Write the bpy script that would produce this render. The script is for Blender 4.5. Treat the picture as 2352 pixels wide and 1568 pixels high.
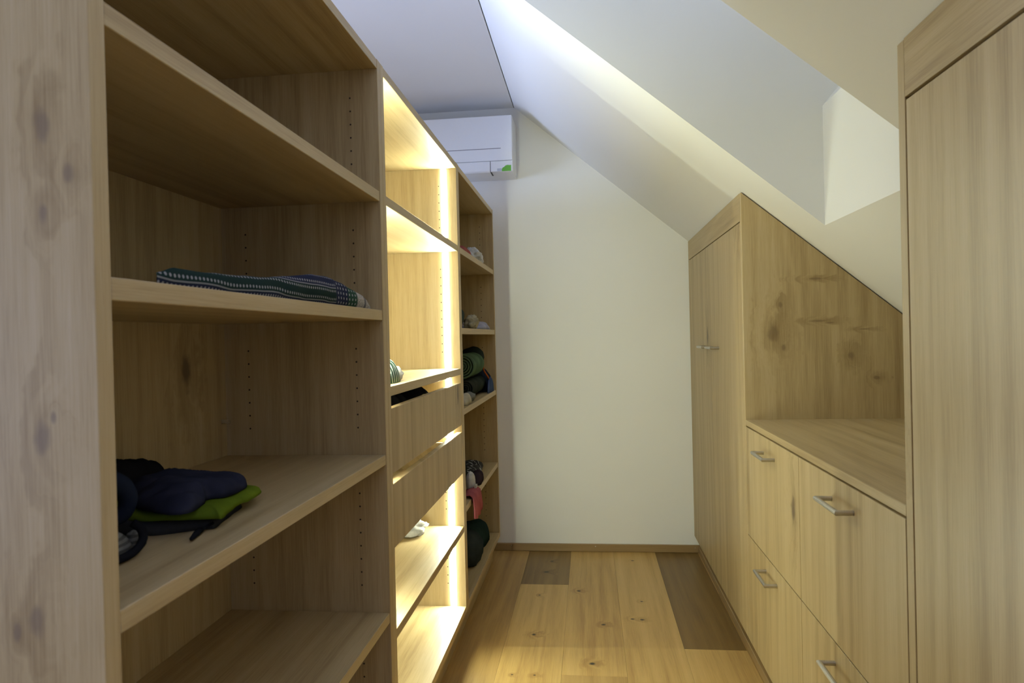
import bpy, bmesh, math, random
from mathutils import Vector, Matrix, noise

for _o in list(bpy.data.objects):
    bpy.data.objects.remove(_o, do_unlink=True)
C = bpy.context.scene.collection
SC = bpy.context.scene

# ------------------------------------------------------------------ camera
H = 1.191                                   # eye height above the floor
F_PX, YAW, PITCH, ROLL = 1547.24, 0.1131, -0.0063, -0.0237
_fw = Vector((-math.sin(YAW) * math.cos(PITCH), math.cos(YAW) * math.cos(PITCH), math.sin(PITCH)))
_rt = Vector((math.cos(YAW), math.sin(YAW), 0))
_up = _rt.cross(_fw)
_r2 = _rt * math.cos(ROLL) + _up * math.sin(ROLL)
_u2 = -_rt * math.sin(ROLL) + _up * math.cos(ROLL)
cam_d = bpy.data.cameras.new('camera')
cam = bpy.data.objects.new('camera', cam_d)
C.objects.link(cam)
cam.matrix_world = Matrix(((_r2.x, _u2.x, -_fw.x, 0), (_r2.y, _u2.y, -_fw.y, 0),
                           (_r2.z, _u2.z, -_fw.z, H), (0, 0, 0, 1)))
cam_d.sensor_width = 36
cam_d.lens = 36 * F_PX / 2352
cam_d.clip_start = 0.02
cam_d.dof.use_dof = True
cam_d.dof.focus_distance = 2.4
cam_d.dof.aperture_fstop = 8
SC.camera = cam

# ------------------------------------------------------------------ light and exposure
SC.view_settings.view_transform = 'Standard'
SC.view_settings.look = 'None'
SC.view_settings.gamma = 1
SC.view_settings.use_curve_mapping = False
SC.view_settings.exposure = 0.0
SC.cycles.use_denoising = True
SC.cycles.max_bounces = 8
SC.cycles.diffuse_bounces = 5
SC.cycles.glossy_bounces = 3
SC.cycles.use_light_tree = False
SC.cycles.sample_clamp_indirect = 6

world = bpy.data.worlds.new('sky')
SC.world = world
world.use_nodes = True
world.node_tree.nodes['Background'].inputs[0].default_value = (0.62, 0.78, 1.0, 1)
world.node_tree.nodes['Background'].inputs[1].default_value = 0.15
world.cycles.sampling_method = 'NONE'

LED_STRENGTH = 372.0
LED_COLOR = (0.935, 1.0, 0.76)


def area(name, loc, direction, sx, sy, power, col):
    d = bpy.data.lights.new(name, 'AREA')
    d.shape = 'RECTANGLE'
    d.size, d.size_y, d.energy, d.color = sx, sy, power, col
    o = bpy.data.objects.new(name, d)
    C.objects.link(o)
    o.location = loc
    o.rotation_euler = Vector(direction).to_track_quat('-Z', 'Y').to_euler()
    return o


# daylight entering by an added unseen window in the left wall and by the roof window
area('unseen_window_daylight', (-3.31, 0.9, 1.025), (1, 0, 0), 2.9, 1.75, 320, (0.495, 0.615, 1.0))
area('roof_window_daylight', (0.47, 1.855, 2.52), (-0.643, 0, -0.766), 0.58, 1.0, 0.05, (0.80, 0.90, 1.0))

# ------------------------------------------------------------------ main dimensions (metres)
XL, XR = -0.4927, 0.5472                   # fronts of the shelving and of the cabinets
XB = -0.908                                # back of the shelving
YW = 3.74                                  # far wall
T = 0.025
U1 = (0.627, 1.6105)
U2 = (1.6105, 2.5845)
U3 = (2.5845, 3.566)
ZTOP = 1.871
ZBOT = 0.155
C1, K1, C2 = 2.465, 1.864, 1.250           # ends of the cabinets
ZC, XE, SL = 2.467, -0.381, 0.8375         # flat ceiling, where the slope starts, slope
XK = 1.55                                  # knee wall


def zslope(x):
    return ZC - SL * (x - XE)


# ------------------------------------------------------------------ node helpers
class S:
    """a shader socket with arithmetic"""
    def __init__(self, nt, sock):
        self.nt, self.sock = nt, sock

    def _m(self, op, *others, clamp=False):
        n = self.nt.nodes.new('ShaderNodeMath')
        n.operation = op
        n.use_clamp = clamp
        for i, v in enumerate((self,) + others):
            if isinstance(v, S):
                self.nt.links.new(v.sock, n.inputs[i])
            else:
                n.inputs[i].default_value = v
        return S(self.nt, n.outputs[0])

    def __add__(self, o): return self._m('ADD', o)
    __radd__ = __add__
    def __sub__(self, o): return self._m('SUBTRACT', o)
    def __rsub__(self, o): return (self * -1.0) + o
    def __mul__(self, o): return self._m('MULTIPLY', o)
    __rmul__ = __mul__
    def min(self, o): return self._m('MINIMUM', o)
    def max(self, o): return self._m('MAXIMUM', o)
    def sin(self): return self._m('SINE')
    def sqrt(self): return self._m('SQRT')
    def abs(self): return self._m('ABSOLUTE')
    def frac(self): return self._m('FRACT')
    def floor(self): return self._m('FLOOR')
    def gt(self, o): return self._m('GREATER_THAN', o)

    def remap(self, a, b, c=0.0, d=1.0, smooth=False):
        n = self.nt.nodes.new('ShaderNodeMapRange')
        if smooth:
            n.interpolation_type = 'SMOOTHSTEP'
        self.nt.links.new(self.sock, n.inputs[0])
        for i, v in enumerate((a, b, c, d)):
            n.inputs[i + 1].default_value = v
        return S(self.nt, n.outputs[0])


def new_mat(name):
    m = bpy.data.materials.new(name)
    m.use_nodes = True
    nt = m.node_tree
    return m, nt, nt.nodes['Principled BSDF']


def matte(nt, b, colour):
    """replace the principled shader by a plain diffuse one"""
    d = nt.nodes.new('ShaderNodeBsdfDiffuse')
    nt.links.new(colour, d.inputs[0])
    nt.links.new(d.outputs[0], nt.nodes['Material Output'].inputs[0])
    nt.nodes.remove(b)


def vec(nt, x, y, z=0.0):
    n = nt.nodes.new('ShaderNodeCombineXYZ')
    for i, v in enumerate((x, y, z)):
        if isinstance(v, S):
            nt.links.new(v.sock, n.inputs[i])
        else:
            n.inputs[i].default_value = v
    return n.outputs[0]


def noise2(nt, x, y, detail=2.0, rough=0.5, z=0.0):
    n = nt.nodes.new('ShaderNodeTexNoise')
    n.inputs['Scale'].default_value = 1.0
    n.inputs['Detail'].default_value = detail
    n.inputs['Roughness'].default_value = rough
    nt.links.new(vec(nt, x, y, z), n.inputs['Vector'])
    return S(nt, n.outputs[0])


def mixc(nt, fac, a, b):
    n = nt.nodes.new('ShaderNodeMix')
    n.data_type = 'RGBA'
    if isinstance(fac, S):
        nt.links.new(fac.sock, n.inputs[0])
    else:
        n.inputs[0].default_value = fac
    for sock, v in ((n.inputs[6], a), (n.inputs[7], b)):
        if isinstance(v, tuple):
            sock.default_value = (*v[:3], 1)
        else:
            nt.links.new(v, sock)
    return n.outputs[2]


def bump(nt, bsdf, height, strength, dist=0.001):
    n = nt.nodes.new('ShaderNodeBump')
    n.inputs['Strength'].default_value = strength
    n.inputs['Distance'].default_value = dist
    nt.links.new(height.sock, n.inputs['Height'])
    nt.links.new(n.outputs[0], bsdf.inputs['Normal'])


def coords(nt, world=False):
    if world:
        g = nt.nodes.new('ShaderNodeNewGeometry').outputs['Position']
    else:
        g = nt.nodes.new('ShaderNodeTexCoord').outputs['Object']
    s = nt.nodes.new('ShaderNodeSeparateXYZ')
    nt.links.new(g, s.inputs[0])
    return [S(nt, s.outputs[i]) for i in range(3)]


def wood(name, axis, light, mid, dark, knot=(0.09, 0.06, 0.035), knots=None, rough=0.44,
         density=0.33, world=False, ring=9.0, contrast=1.0, knot_scale=2.6, core=0.78, spec=0.35):
    """oak: grain runs along the axis (0 x, 1 y, 2 z); knots = [(point, size)] in world space, else scattered"""
    m, nt, b = new_mat(name)
    co = coords(nt, world or knots is not None)
    al = co[axis]
    oth = [i for i in range(3) if i != axis]
    cr = co[oth[0]] + co[oth[1]]
    inf = nt.nodes.new('ShaderNodeObjectInfo')
    rnd = S(nt, inf.outputs['Random'])
    al2 = al + rnd * 31.7
    cr2 = cr + rnd * 17.3
    if knots is not None:
        dk = None
        for kn in knots:
            p, size = kn[0], kn[1]
            asp = kn[2] if len(kn) > 2 else 0.5
            c0 = p[oth[0]] + p[oth[1]]
            a0 = p[axis]
            dx = (cr - c0) * (1.0 / size)
            dy = (al - a0) * (asp / size)
            q = (dx * dx + dy * dy).sqrt()
            dk = q if dk is None else dk.min(q)
    else:
        v = nt.nodes.new('ShaderNodeTexVoronoi')
        v.voronoi_dimensions = '2D'
        v.inputs['Scale'].default_value = 1.0
        nt.links.new(vec(nt, cr2 * knot_scale, al2 * (knot_scale * 0.45)), v.inputs['Vector'])
        sp = nt.nodes.new('ShaderNodeSeparateColor')
        nt.links.new(v.outputs['Color'], sp.inputs[0])
        pres = S(nt, sp.outputs[0]).gt(density)
        dk = S(nt, v.outputs['Distance']) * (1.0 / (0.016 * knot_scale)) + pres * 40.0
    dk = dk * (noise2(nt, cr2 * 45.0, al2 * 30.0, 2) * 1.3 + 0.35)
    dkn = dk
    halo = dk.remap(0.6, 6.0, 1.0, 0.0, True)
    w1 = noise2(nt, cr2 * 2.6, al2 * 0.55, 2)
    w2 = noise2(nt, cr2 * 9.0, al2 * 1.6, 2)
    ph = cr2 * ring + w1 * 5.0 + w2 * 0.9 + halo * 0.55
    rings = (ph * 6.2832).sin() * 0.5 + 0.5
    rings = rings * rings
    streak = noise2(nt, cr2 * 30.0 + halo * 1.4, al2 * 0.8, 4, 0.6)
    patch = noise2(nt, cr2 * 5.0, al2 * 0.6, 2, 0.5, 3.3)
    fine = noise2(nt, cr2 * 380.0, al2 * 9.0, 2, 0.6)
    pore = noise2(nt, cr2 * 900.0, al2 * 26.0, 1).remap(0.62, 0.75, 0.0, 1.0)
    val = (streak - 0.5) * (1.25 * contrast) + (rings - 0.4) * (0.15 * contrast) + (patch - 0.5) * (0.75 * contrast) \
        + (fine - 0.5) * 0.75 + 0.5
    val = val - halo * 0.26
    c1 = mixc(nt, val.remap(0.0, 0.5), dark, mid)
    c2 = mixc(nt, val.remap(0.5, 1.0), c1, light)
    c3 = mixc(nt, pore * 0.28, c2, dark)
    c4 = mixc(nt, dkn.remap(0.45, 1.5, core, 0.0, True), c3, knot)
    nt.links.new(c4, b.inputs['Base Color'])
    rr = (fine - 0.5) * 0.2 + rough
    nt.links.new(rr.sock, b.inputs['Roughness'])
    b.inputs['Specular IOR Level'].default_value = spec
    return m


OAK = dict(light=(0.555, 0.443, 0.258), mid=(0.460, 0.350, 0.180), dark=(0.295, 0.203, 0.092))
wood_x = wood('oak_laminate_grain_x', 0, **OAK)
wood_y = wood('oak_laminate_grain_y', 1, **OAK)
wood_z = wood('oak_laminate_grain_z', 2, **OAK)
D0K = [((-0.545, 0.627, H + .225), .008), ((-0.519, 0.627, H + .177), .005), ((-0.547, 0.627, H + .138), .005),
       ((-0.555, 0.627, H - .093), .008), ((-0.542, 0.627, H - .070), .003), ((-0.567, 0.627, H - .278), .008),
       ((-0.589, 0.627, H - .292), .004), ((-0.75, 0.627, H + .5), .014), ((-0.7, 0.627, H - .7), .014),
       ((-0.8, 0.627, H - .1), .012)]
wood_end = wood('oak_laminate_knotty_end', 2, knots=D0K, knot=(0.16, 0.115, 0.085), ring=24.0, contrast=0.75, core=0.55, **OAK)
C1K = [((0.647, C1, H - .008), .017, .6), ((0.674, C1, H + .092), .006, .6), ((0.682, C1, H - .059), .007, .6),
       ((0.795, C1, H + .18), .022, 7.0), ((0.80, C1, H + .032), .024, 6.5), ((0.84, C1, H + .025), .012, 6.0),
       ((0.953, C1, H), .014, 6.0), ((0.908, C1, H - .09), .010, .8), ((0.99, C1, H - .17), .010, 1.6)]
wood_niche = wood('oak_laminate_knotty_niche', 2, knots=C1K, knot=(0.16, 0.105, 0.055), ring=11.0, core=0.6, **OAK)

FK = [(-0.218, 3.558), (-0.238, 3.397), (-0.071, 3.15), (-0.251, 3.09), (-0.244, 2.678), (0.035, 2.787),
      (0.156, 2.849), (0.196, 2.844), (0.208, 3.039), (-0.013, 2.452), (-0.295, 2.354), (-0.216, 2.356), (0.203, 3.587)]
FS = [.008, .012, .009, .006, .009, .008, .008, .008, .006, .010, .004, .005, .007]
FKN = [((x, y, 0), s, 1.1) for (x, y), s in zip(FK, FS)]
FO = dict(knots=FKN, knot=(0.022, 0.016, 0.010), rough=0.36, ring=14.0, core=0.97, contrast=1.15)
floor_l = wood('oak_floor_light', 1, light=(0.66, 0.45, 0.175), mid=(0.56, 0.37, 0.128), dark=(0.38, 0.225, 0.07), **FO)
floor_m = wood('oak_floor_medium', 1, light=(0.53, 0.35, 0.128), mid=(0.44, 0.28, 0.095), dark=(0.29, 0.17, 0.055), **FO)
floor_d = wood('oak_floor_dark', 1, light=(0.29, 0.185, 0.062), mid=(0.222, 0.135, 0.041), dark=(0.14, 0.078, 0.023), **FO)
floor_any = wood('oak_floor_varied', 1, light=(0.58, 0.39, 0.17), mid=(0.48, 0.31, 0.13), dark=(0.31, 0.19, 0.075),
                 rough=0.36, ring=14.0, world=True)
base_oak_x = wood('oak_skirting_grain_x', 0, light=(0.38, 0.26, 0.125), mid=(0.31, 0.205, 0.092), dark=(0.20, 0.125, 0.052), rough=0.4)
base_oak_y = wood('oak_skirting_grain_y', 1, light=(0.38, 0.26, 0.125), mid=(0.31, 0.205, 0.092), dark=(0.20, 0.125, 0.052), rough=0.4)


def plain(name, col, rough=0.6, metal=0.0, spec=0.5):
    m, nt, b = new_mat(name)
    b.inputs['Base Color'].default_value = (*col, 1)
    b.inputs['Roughness'].default_value = rough
    b.inputs['Metallic'].default_value = metal
    b.inputs['Specular IOR Level'].default_value = spec
    x, y, z = coords(nt)
    n = noise2(nt, x * 40.0, y * 40.0, 2, 0.5, z * 40.0)
    nt.links.new(mixc(nt, n * 0.10, col, tuple(c * 0.8 for c in col)), b.inputs['Base Color'])
    return m


def plaster(name, col):
    m, nt, b = new_mat(name)
    x, y, z = coords(nt, True)
    n = noise2(nt, x * 2.0, y * 2.0, 3, 0.5, z * 2.0)
    matte(nt, b, mixc(nt, n, col, tuple(c * 0.965 for c in col)))
    return m


white_wall = plaster('white_plaster', (0.865, 0.865, 0.83))
white_ceil = plaster('white_ceiling_paint', (0.82, 0.82, 0.81))


def brushed(name, col):
    m, nt, b = new_mat(name)
    x, y, z = coords(nt)
    n = noise2(nt, x * 900.0, y * 60.0, 2, 0.5, z * 900.0)
    b.inputs['Metallic'].default_value = 1.0
    b.inputs['Base Color'].default_value = (*col, 1)
    nt.links.new(n.remap(0.2, 0.8, 0.24, 0.42).sock, b.inputs['Roughness'])
    return m


steel = brushed('brushed_steel', (0.56, 0.54, 0.50))
bright_metal = brushed('bright_metal', (0.75, 0.73, 0.70))
ac_white = plain('white_plastic', (0.78, 0.79, 0.80), 0.35)
ac_grey = plain('grey_plastic_gap', (0.06, 0.06, 0.065), 0.6)
ac_mid = plain('soft_grey_groove', (0.22, 0.23, 0.25), 0.6)
label_grey = plain('grey_label_print', (0.50, 0.53, 0.58), 0.5)
green_label = plain('green_sticker', (0.13, 0.42, 0.045), 0.5)
groove = plain('dark_groove', (0.05, 0.038, 0.022), 0.8)
hole_dark = plain('drilled_hole', (0.045, 0.03, 0.018), 0.9)
gap_black = plain('shadow_gap_black', (0.02, 0.02, 0.02), 0.9)
frame_white = plain('white_window_frame', (0.78, 0.78, 0.78), 0.4)


def emit(name, col, strength):
    m = bpy.data.materials.new(name)
    m.use_nodes = True
    nt = m.node_tree
    nt.nodes.remove(nt.nodes['Principled BSDF'])
    e = nt.nodes.new('ShaderNodeEmission')
    e.inputs[0].default_value = (*col, 1)
    e.inputs[1].default_value = strength
    nt.links.new(e.outputs[0], nt.nodes['Material Output'].inputs[0])
    return m


led_mat = emit('led_diffuser', LED_COLOR, LED_STRENGTH)


def glass_mat():
    m = bpy.data.materials.new('window_glass')
    m.use_nodes = True
    nt = m.node_tree
    nt.nodes.remove(nt.nodes['Principled BSDF'])
    t = nt.nodes.new('ShaderNodeBsdfTransparent')
    g = nt.nodes.new('ShaderNodeBsdfGlossy')
    g.inputs['Roughness'].default_value = 0.02
    fr = nt.nodes.new('ShaderNodeFresnel')
    fr.inputs[0].default_value = 1.45
    mx = nt.nodes.new('ShaderNodeMixShader')
    nt.links.new(fr.outputs[0], mx.inputs[0])
    nt.links.new(t.outputs[0], mx.inputs[1])
    nt.links.new(g.outputs[0], mx.inputs[2])
    nt.links.new(mx.outputs[0], nt.nodes['Material Output'].inputs[0])
    return m


glass = glass_mat()


def fabric(name, col, col2=None, freq=18.0, stripes=None, rough=0.9):
    """woven cloth; stripes = (axis, frequency, colour)"""
    m, nt, b = new_mat(name)
    x, y, z = coords(nt)
    n = noise2(nt, x * freq, y * freq, 3, 0.55, z * freq)
    base = mixc(nt, n.remap(0.35, 0.65), col, col2 or tuple(c * 0.72 for c in col))
    if stripes:
        ax, fq, sc = stripes
        s = ((x, y, z)[ax] * fq + n * 0.4).frac().gt(0.52)
        base = mixc(nt, s, base, sc)
    matte(nt, b, base)
    return m


# ------------------------------------------------------------------ mesh helpers
class MB:
    def __init__(self):
        self.v, self.f, self.uv = [], [], None

    def box(self, x0, x1, y0, y1, z0, z1):
        i = len(self.v)
        self.v += [(x, y, z) for z in (z0, z1) for y in (y0, y1) for x in (x0, x1)]
        self.f += [tuple(i + k for k in q) for q in
                   ((0, 2, 3, 1), (4, 5, 7, 6), (0, 1, 5, 4), (2, 6, 7, 3), (0, 4, 6, 2), (1, 3, 7, 5))]
        return self

    def prism(self, poly, axis, a, b):
        """poly: 2D points in the two other axes, pushed from a to b along axis"""
        i, n = len(self.v), len(poly)
        for t in (a, b):
            for p in poly:
                q = list(p)
                q.insert(axis, t)
                self.v.append(tuple(q))
        self.f.append(tuple(range(i + n - 1, i - 1, -1)))
        self.f.append(tuple(range(i + n, i + 2 * n)))
        for k in range(n):
            l = (k + 1) % n
            self.f.append((i + k, i + l, i + n + l, i + n + k))
        return self

    def quad(self, *p):
        i = len(self.v)
        self.v += [tuple(q) for q in p]
        self.f.append(tuple(range(i, i + len(p))))
        return self

    def tube(self, pts, r, n=12, caps=True, mitre=True):
        pts = [Vector(p) for p in pts]
        i0 = len(self.v)
        m = len(pts)
        rr = r if isinstance(r, (list, tuple)) else [r] * m
        ref = None
        for k, p in enumerate(pts):
            d1 = (pts[k] - pts[k - 1]).normalized() if k else (pts[1] - pts[0]).normalized()
            d2 = (pts[k + 1] - pts[k]).normalized() if k < m - 1 else d1
            t = (d1 + d2).normalized()
            if ref is None:
                ref = d1.orthogonal().normalized()
            else:
                ref = (ref - d1 * ref.dot(d1)).normalized()
            bi = d1.cross(ref).normalized()
            for j in range(n):
                a = 2 * math.pi * j / n
                off = (ref * math.cos(a) + bi * math.sin(a)) * rr[k]
                if mitre and k and k < m - 1:
                    off = off - d1 * (off.dot(t) / max(0.2, d1.dot(t)))
                self.v.append(tuple(p + off))
        for k in range(m - 1):
            for j in range(n):
                a, b = i0 + k * n + j, i0 + k * n + (j + 1) % n
                self.f.append((a, b, b + n, a + n))
        if caps:
            self.f.append(tuple(i0 + j for j in range(n - 1, -1, -1)))
            self.f.append(tuple(i0 + (m - 1) * n + j for j in range(n)))
        return self

    def disc(self, c, normal, r, n=8):
        nrm = Vector(normal).normalized()
        u = nrm.orthogonal().normalized()
        w = nrm.cross(u)
        i = len(self.v)
        self.v += [tuple(Vector(c) + (u * math.cos(2 * math.pi * k / n) + w * math.sin(2 * math.pi * k / n)) * r) for k in range(n)]
        self.f.append(tuple(range(i, i + n)))
        return self


def obj(name, mb, mat, parent=None, bevel=0.0, smooth=False, label=None):
    me = bpy.data.meshes.new(name)
    off = Vector(parent.matrix_world.translation) if parent is not None else None
    vs = mb.v
    if parent is not None:
        p, off = parent, Vector((0, 0, 0))
        while p is not None:
            off += Vector(p.location)
            p = p.parent
        vs = [(v[0] - off.x, v[1] - off.y, v[2] - off.z) for v in vs]
    me.from_pydata(vs, [], mb.f)
    bm = bmesh.new()
    bm.from_mesh(me)
    bmesh.ops.recalc_face_normals(bm, faces=bm.faces)
    if bevel:
        bmesh.ops.bevel(bm, geom=list(bm.edges), offset=bevel, segments=1, affect='EDGES', clamp_overlap=True)
    bm.to_mesh(me)
    bm.free()
    if smooth:
        me.polygons.foreach_set('use_smooth', [True] * len(me.polygons))
    me.materials.append(mat)
    o = bpy.data.objects.new(name, me)
    C.objects.link(o)
    o.parent = parent
    if label:
        o['label'] = label
    return o


def thing(name, label, cat, loc, group=None):
    o = bpy.data.objects.new(name, None)
    o.empty_display_size = 0.05
    C.objects.link(o)
    o.location = loc
    tag(o, label, cat, group)
    return o


def tag(o, label, cat, group=None):
    o['label'] = label
    o['category'] = cat
    if group:
        o['group'] = group
    return o


def struct(name, mb, mat, label=None, bevel=0.0):
    o = obj(name, mb, mat, None, bevel)
    o['kind'] = 'structure'
    if label:
        o['label'] = label
    return o


# ================================================================== THE ROOM
XW, YB = -3.2, -2.6
struct('wall_far', MB().box(XW - .1, XK + .1, YW, YW + .1, -.05, 2.6), white_wall, 'white plaster gable wall at the end of the aisle')
LY0, LY1, LZ0, LZ1 = -0.6, 2.4, 0.10, 1.95
wl = MB()
wl.box(XW - .12, XW, YB - .12, LY0, -.05, 2.6).box(XW - .12, XW, LY1, YW, -.05, 2.6)
wl.box(XW - .12, XW, LY0, LY1, -.05, LZ0).box(XW - .12, XW, LY0, LY1, LZ1, 2.6)
struct('wall_left', wl, white_wall, 'white wall of the space behind the shelving')
w3 = struct('window_2', MB().box(XW - .10, XW + .01, LY0, LY1, LZ0 - .025, LZ0), frame_white, 'wide unseen window added in the left wall for its daylight')  # out of view, added and sized for the bluish daylight it lets in
f3 = MB()
for a in (LY0, LY0 + .97, LY0 + 1.97, LY1 - .06):
    f3.box(XW - .09, XW - .03, a, a + .06, LZ0, LZ1)
f3.box(XW - .085, XW - .035, LY0 + .01, LY1 - .01, LZ0, LZ0 + .06).box(XW - .085, XW - .035, LY0 + .01, LY1 - .01, LZ1 - .06, LZ1)
obj('window_frame', f3, frame_white, w3)
for a, b in ((LY0 + .06, LY0 + .97), (LY0 + 1.03, LY0 + 1.97), (LY0 + 2.03, LY1 - .06)):
    obj('pane', MB().box(XW - .064, XW - .058, a, b, LZ0 + .06, LZ1 - .06), glass, w3)
struct('wall_right', MB().box(XK, XK + .1, YB, YW, -.05, zslope(XK) + .05), white_wall, 'low knee wall under the sloping ceiling')
struct('wall_back', MB().box(XW, XK, YB - .12, YB, -.05, 2.6), wood_z, 'unseen wall behind the viewer, oak added to dim the bounced light')  # out of view; oak put on to lessen light bounced back into the aisle

# flat ceiling, black shadow gap, sloping ceiling with the roof-window opening
struct('ceiling', MB().box(XW, XE - .005, YB, YW, ZC, ZC + .1), white_ceil, 'flat white ceiling beside the sloping one')
struct('trim_1', MB().box(XE - .005, XE, YB, YW, ZC + .022, ZC + .1), gap_black, 'black shadow gap between flat and sloping ceiling')
OY0, OY1, OX0, OX1 = 1.485, 2.225, -0.34, 0.749
TH = 0.06


def slope_piece(mb, x0, x1, y0, y1):
    poly = [(x0, zslope(x0)), (x1, zslope(x1)), (x1, zslope(x1) + TH), (x0, zslope(x0) + TH)]
    mb.prism(poly, 1, y0, y1)


sm = MB()
slope_piece(sm, XE, XK + .1, YB, OY0 - .03)
slope_piece(sm, XE, XK + .1, OY1 + .03, YW)
slope_piece(sm, XE, OX0 - .03, OY0 - .03, OY1 + .03)
slope_piece(sm, OX1 + .03, XK + .1, OY0 - .03, OY1 + .03)
struct('wall_slope', sm, white_ceil, 'white sloping attic ceiling pierced by a roof window')
# shaft of the roof window: far, near, sill (upright) and head (square to the roof)
RO = 0.57
P_sill0, P_sillm = (OX1, zslope(OX1)), (OX1, H + .705)
P_sill1 = (OX1 + .096, H + .82)
P_head0 = (OX0, zslope(OX0))
P_head1 = (OX0 + .281, zslope(OX0) + .335)
cheek = [P_sill0, P_sillm, P_sill1, P_head1, P_head0]
sh = MB()
sh.prism(cheek, 1, OY1, OY1 + .03).prism(cheek, 1, OY0 - .03, OY0)
sh.prism([P_sill0, (OX1 + .03, P_sill0[1] - .03 * SL), (OX1 + .03, P_sillm[1] - .02), P_sillm], 1, OY0 - .03, OY1 + .03)
sh.prism([P_sillm, (P_sillm[0] + .03, P_sillm[1] - .02), (P_sill1[0] + .03, P_sill1[1] - .02), P_sill1], 1, OY0 - .03, OY1 + .03)
sh.prism([P_head0, P_head1, (P_head1[0] - .03, P_head1[1] + .025), (P_head0[0] - .03, P_head0[1] + .025)], 1, OY0 - .03, OY1 + .03)
struct('trim_2', sh, white_ceil, 'white plastered shaft leading up to the roof window')
w1 = struct('window_1', MB(), frame_white, 'roof window in the sloping ceiling')
un = Vector((P_head1[0] - P_sill1[0], 0, P_head1[1] - P_sill1[1]))
Lw = un.length
un.normalize()
nn = Vector((0.643, 0, 0.766))


def roofbox(mb, s0, s1, y0, y1, n0, n1):
    i = len(mb.v)
    o = Vector((P_sill1[0], 0, P_sill1[1]))
    for n in (n0, n1):
        for y in (y0, y1):
            for s in (s0, s1):
                q = o + un * s + nn * n
                mb.v.append((q.x, y, q.z))
    mb.f += [tuple(i + k for k in q) for q in ((0, 2, 3, 1), (4, 5, 7, 6), (0, 1, 5, 4), (2, 6, 7, 3), (0, 4, 6, 2), (1, 3, 7, 5))]
    return mb


fr = MB()
roofbox(fr, -.05, .05, OY0 - .04, OY1 + .04, -.002, .05)
roofbox(fr, Lw - .05, Lw + .05, OY0 - .04, OY1 + .04, -.002, .05)
roofbox(fr, .05, Lw - .05, OY0 - .04, OY0 + .05, -.002, .05)
roofbox(fr, .05, Lw - .05, OY1 - .05, OY1 + .04, -.002, .05)
obj('window_frame', fr, frame_white, w1, 0.002)
obj('pane', roofbox(MB(), .05, Lw - .05, OY0 + .05, OY1 - .05, .02, .026), glass, w1)

# floor: a dark bed and one object per plank
fl = struct('floor', MB().box(XW, XK, YB, YW, -.06, -.0145), groove, 'oak plank floor')
edges = [-0.352, -0.1215, 0.108, 0.333]
k = -0.352
while k > XW + .23:
    k -= 0.229
    edges.insert(0, k)
edges.insert(0, XW)
k = 0.333
while k < XK - .25:
    k += 0.229
    edges.append(k)
edges.append(XK)
rng = random.Random(5)
mats = [floor_l, floor_m, floor_any, floor_any, floor_d]
for x0, x1 in zip(edges[:-1], edges[1:]):
    r0 = round(x0, 3)
    if r0 == -0.352:
        cuts, ms = [YB, -0.4, 1.1, 3.225, YW], [floor_any, floor_m, floor_l, floor_d]
    elif r0 == -0.121 or r0 == -0.122:
        cuts, ms = [YB, .3, 2.364, YW], [floor_any, floor_m, floor_l]
    elif r0 == 0.108:
        cuts, ms = [YB, -.9, 1.5, YW], [floor_any, floor_m, floor_l]
    elif r0 == 0.333:
        cuts, ms = [YB, .4, 2.589, YW], [floor_any, floor_l, floor_d]
    elif r0 == -0.581:
        cuts, ms = [YB, -.3, 1.9, YW], [floor_any, floor_l, floor_m]
    else:
        a = YB + rng.uniform(.5, 1.9)
        cuts = [YB, a, a + 2.1]
        if YW - cuts[-1] > 2.2:
            cuts.append(cuts[-1] + 2.0)
        cuts.append(YW)
        ms = [rng.choice(mats) for _ in cuts[:-1]]
    for (y0, y1), mm in zip(zip(cuts[:-1], cuts[1:]), ms):
        p = obj('plank', MB().box(x0 + .0002, x1 - .0002, y0 + .0002, y1 - .0002, -.0145, 0.0), mm, fl, 0.0004)

bb = struct('baseboard_far', MB().box(XB, 0.578, YW - .0145, YW, 0.0005, 0.041), base_oak_x, 'oak skirting board along the far wall', 0.002)
for px_x, zz in ((-0.452, .031), (0.0125, .030), (0.548, .028)):
    obj('nail', MB().tube([(px_x, YW - .0165, zz), (px_x, YW - .0140, zz)], .0022, 8), bright_metal, bb, label='small bright nail head')
struct('baseboard_right', MB().box(0.5645, 0.5775, .03, YW - .015, 0.0005, 0.034), base_oak_y, 'thin oak skirting strip under the cabinet fronts', 0.002)

# ================================================================== SHELVING UNITS
def holes(parent, yface, sign, skip, cols=(-0.562, -0.838), zs=(.22, 1.80)):
    mb = MB()
    z = 1.012 - .032 * 40
    while z < zs[1]:
        if z > zs[0] and all(not (a - .045 < z < b + .045) for a, b in skip):
            for x in cols:
                mb.disc((x, yface + sign * .0004, z), (0, sign, 0), .0023, 8)
        z += .032
    o = obj('pin_hole_row', mb, hole_dark, parent, label='row of small drilled shelf-pin holes')
    o['kind'] = 'stuff'


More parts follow.
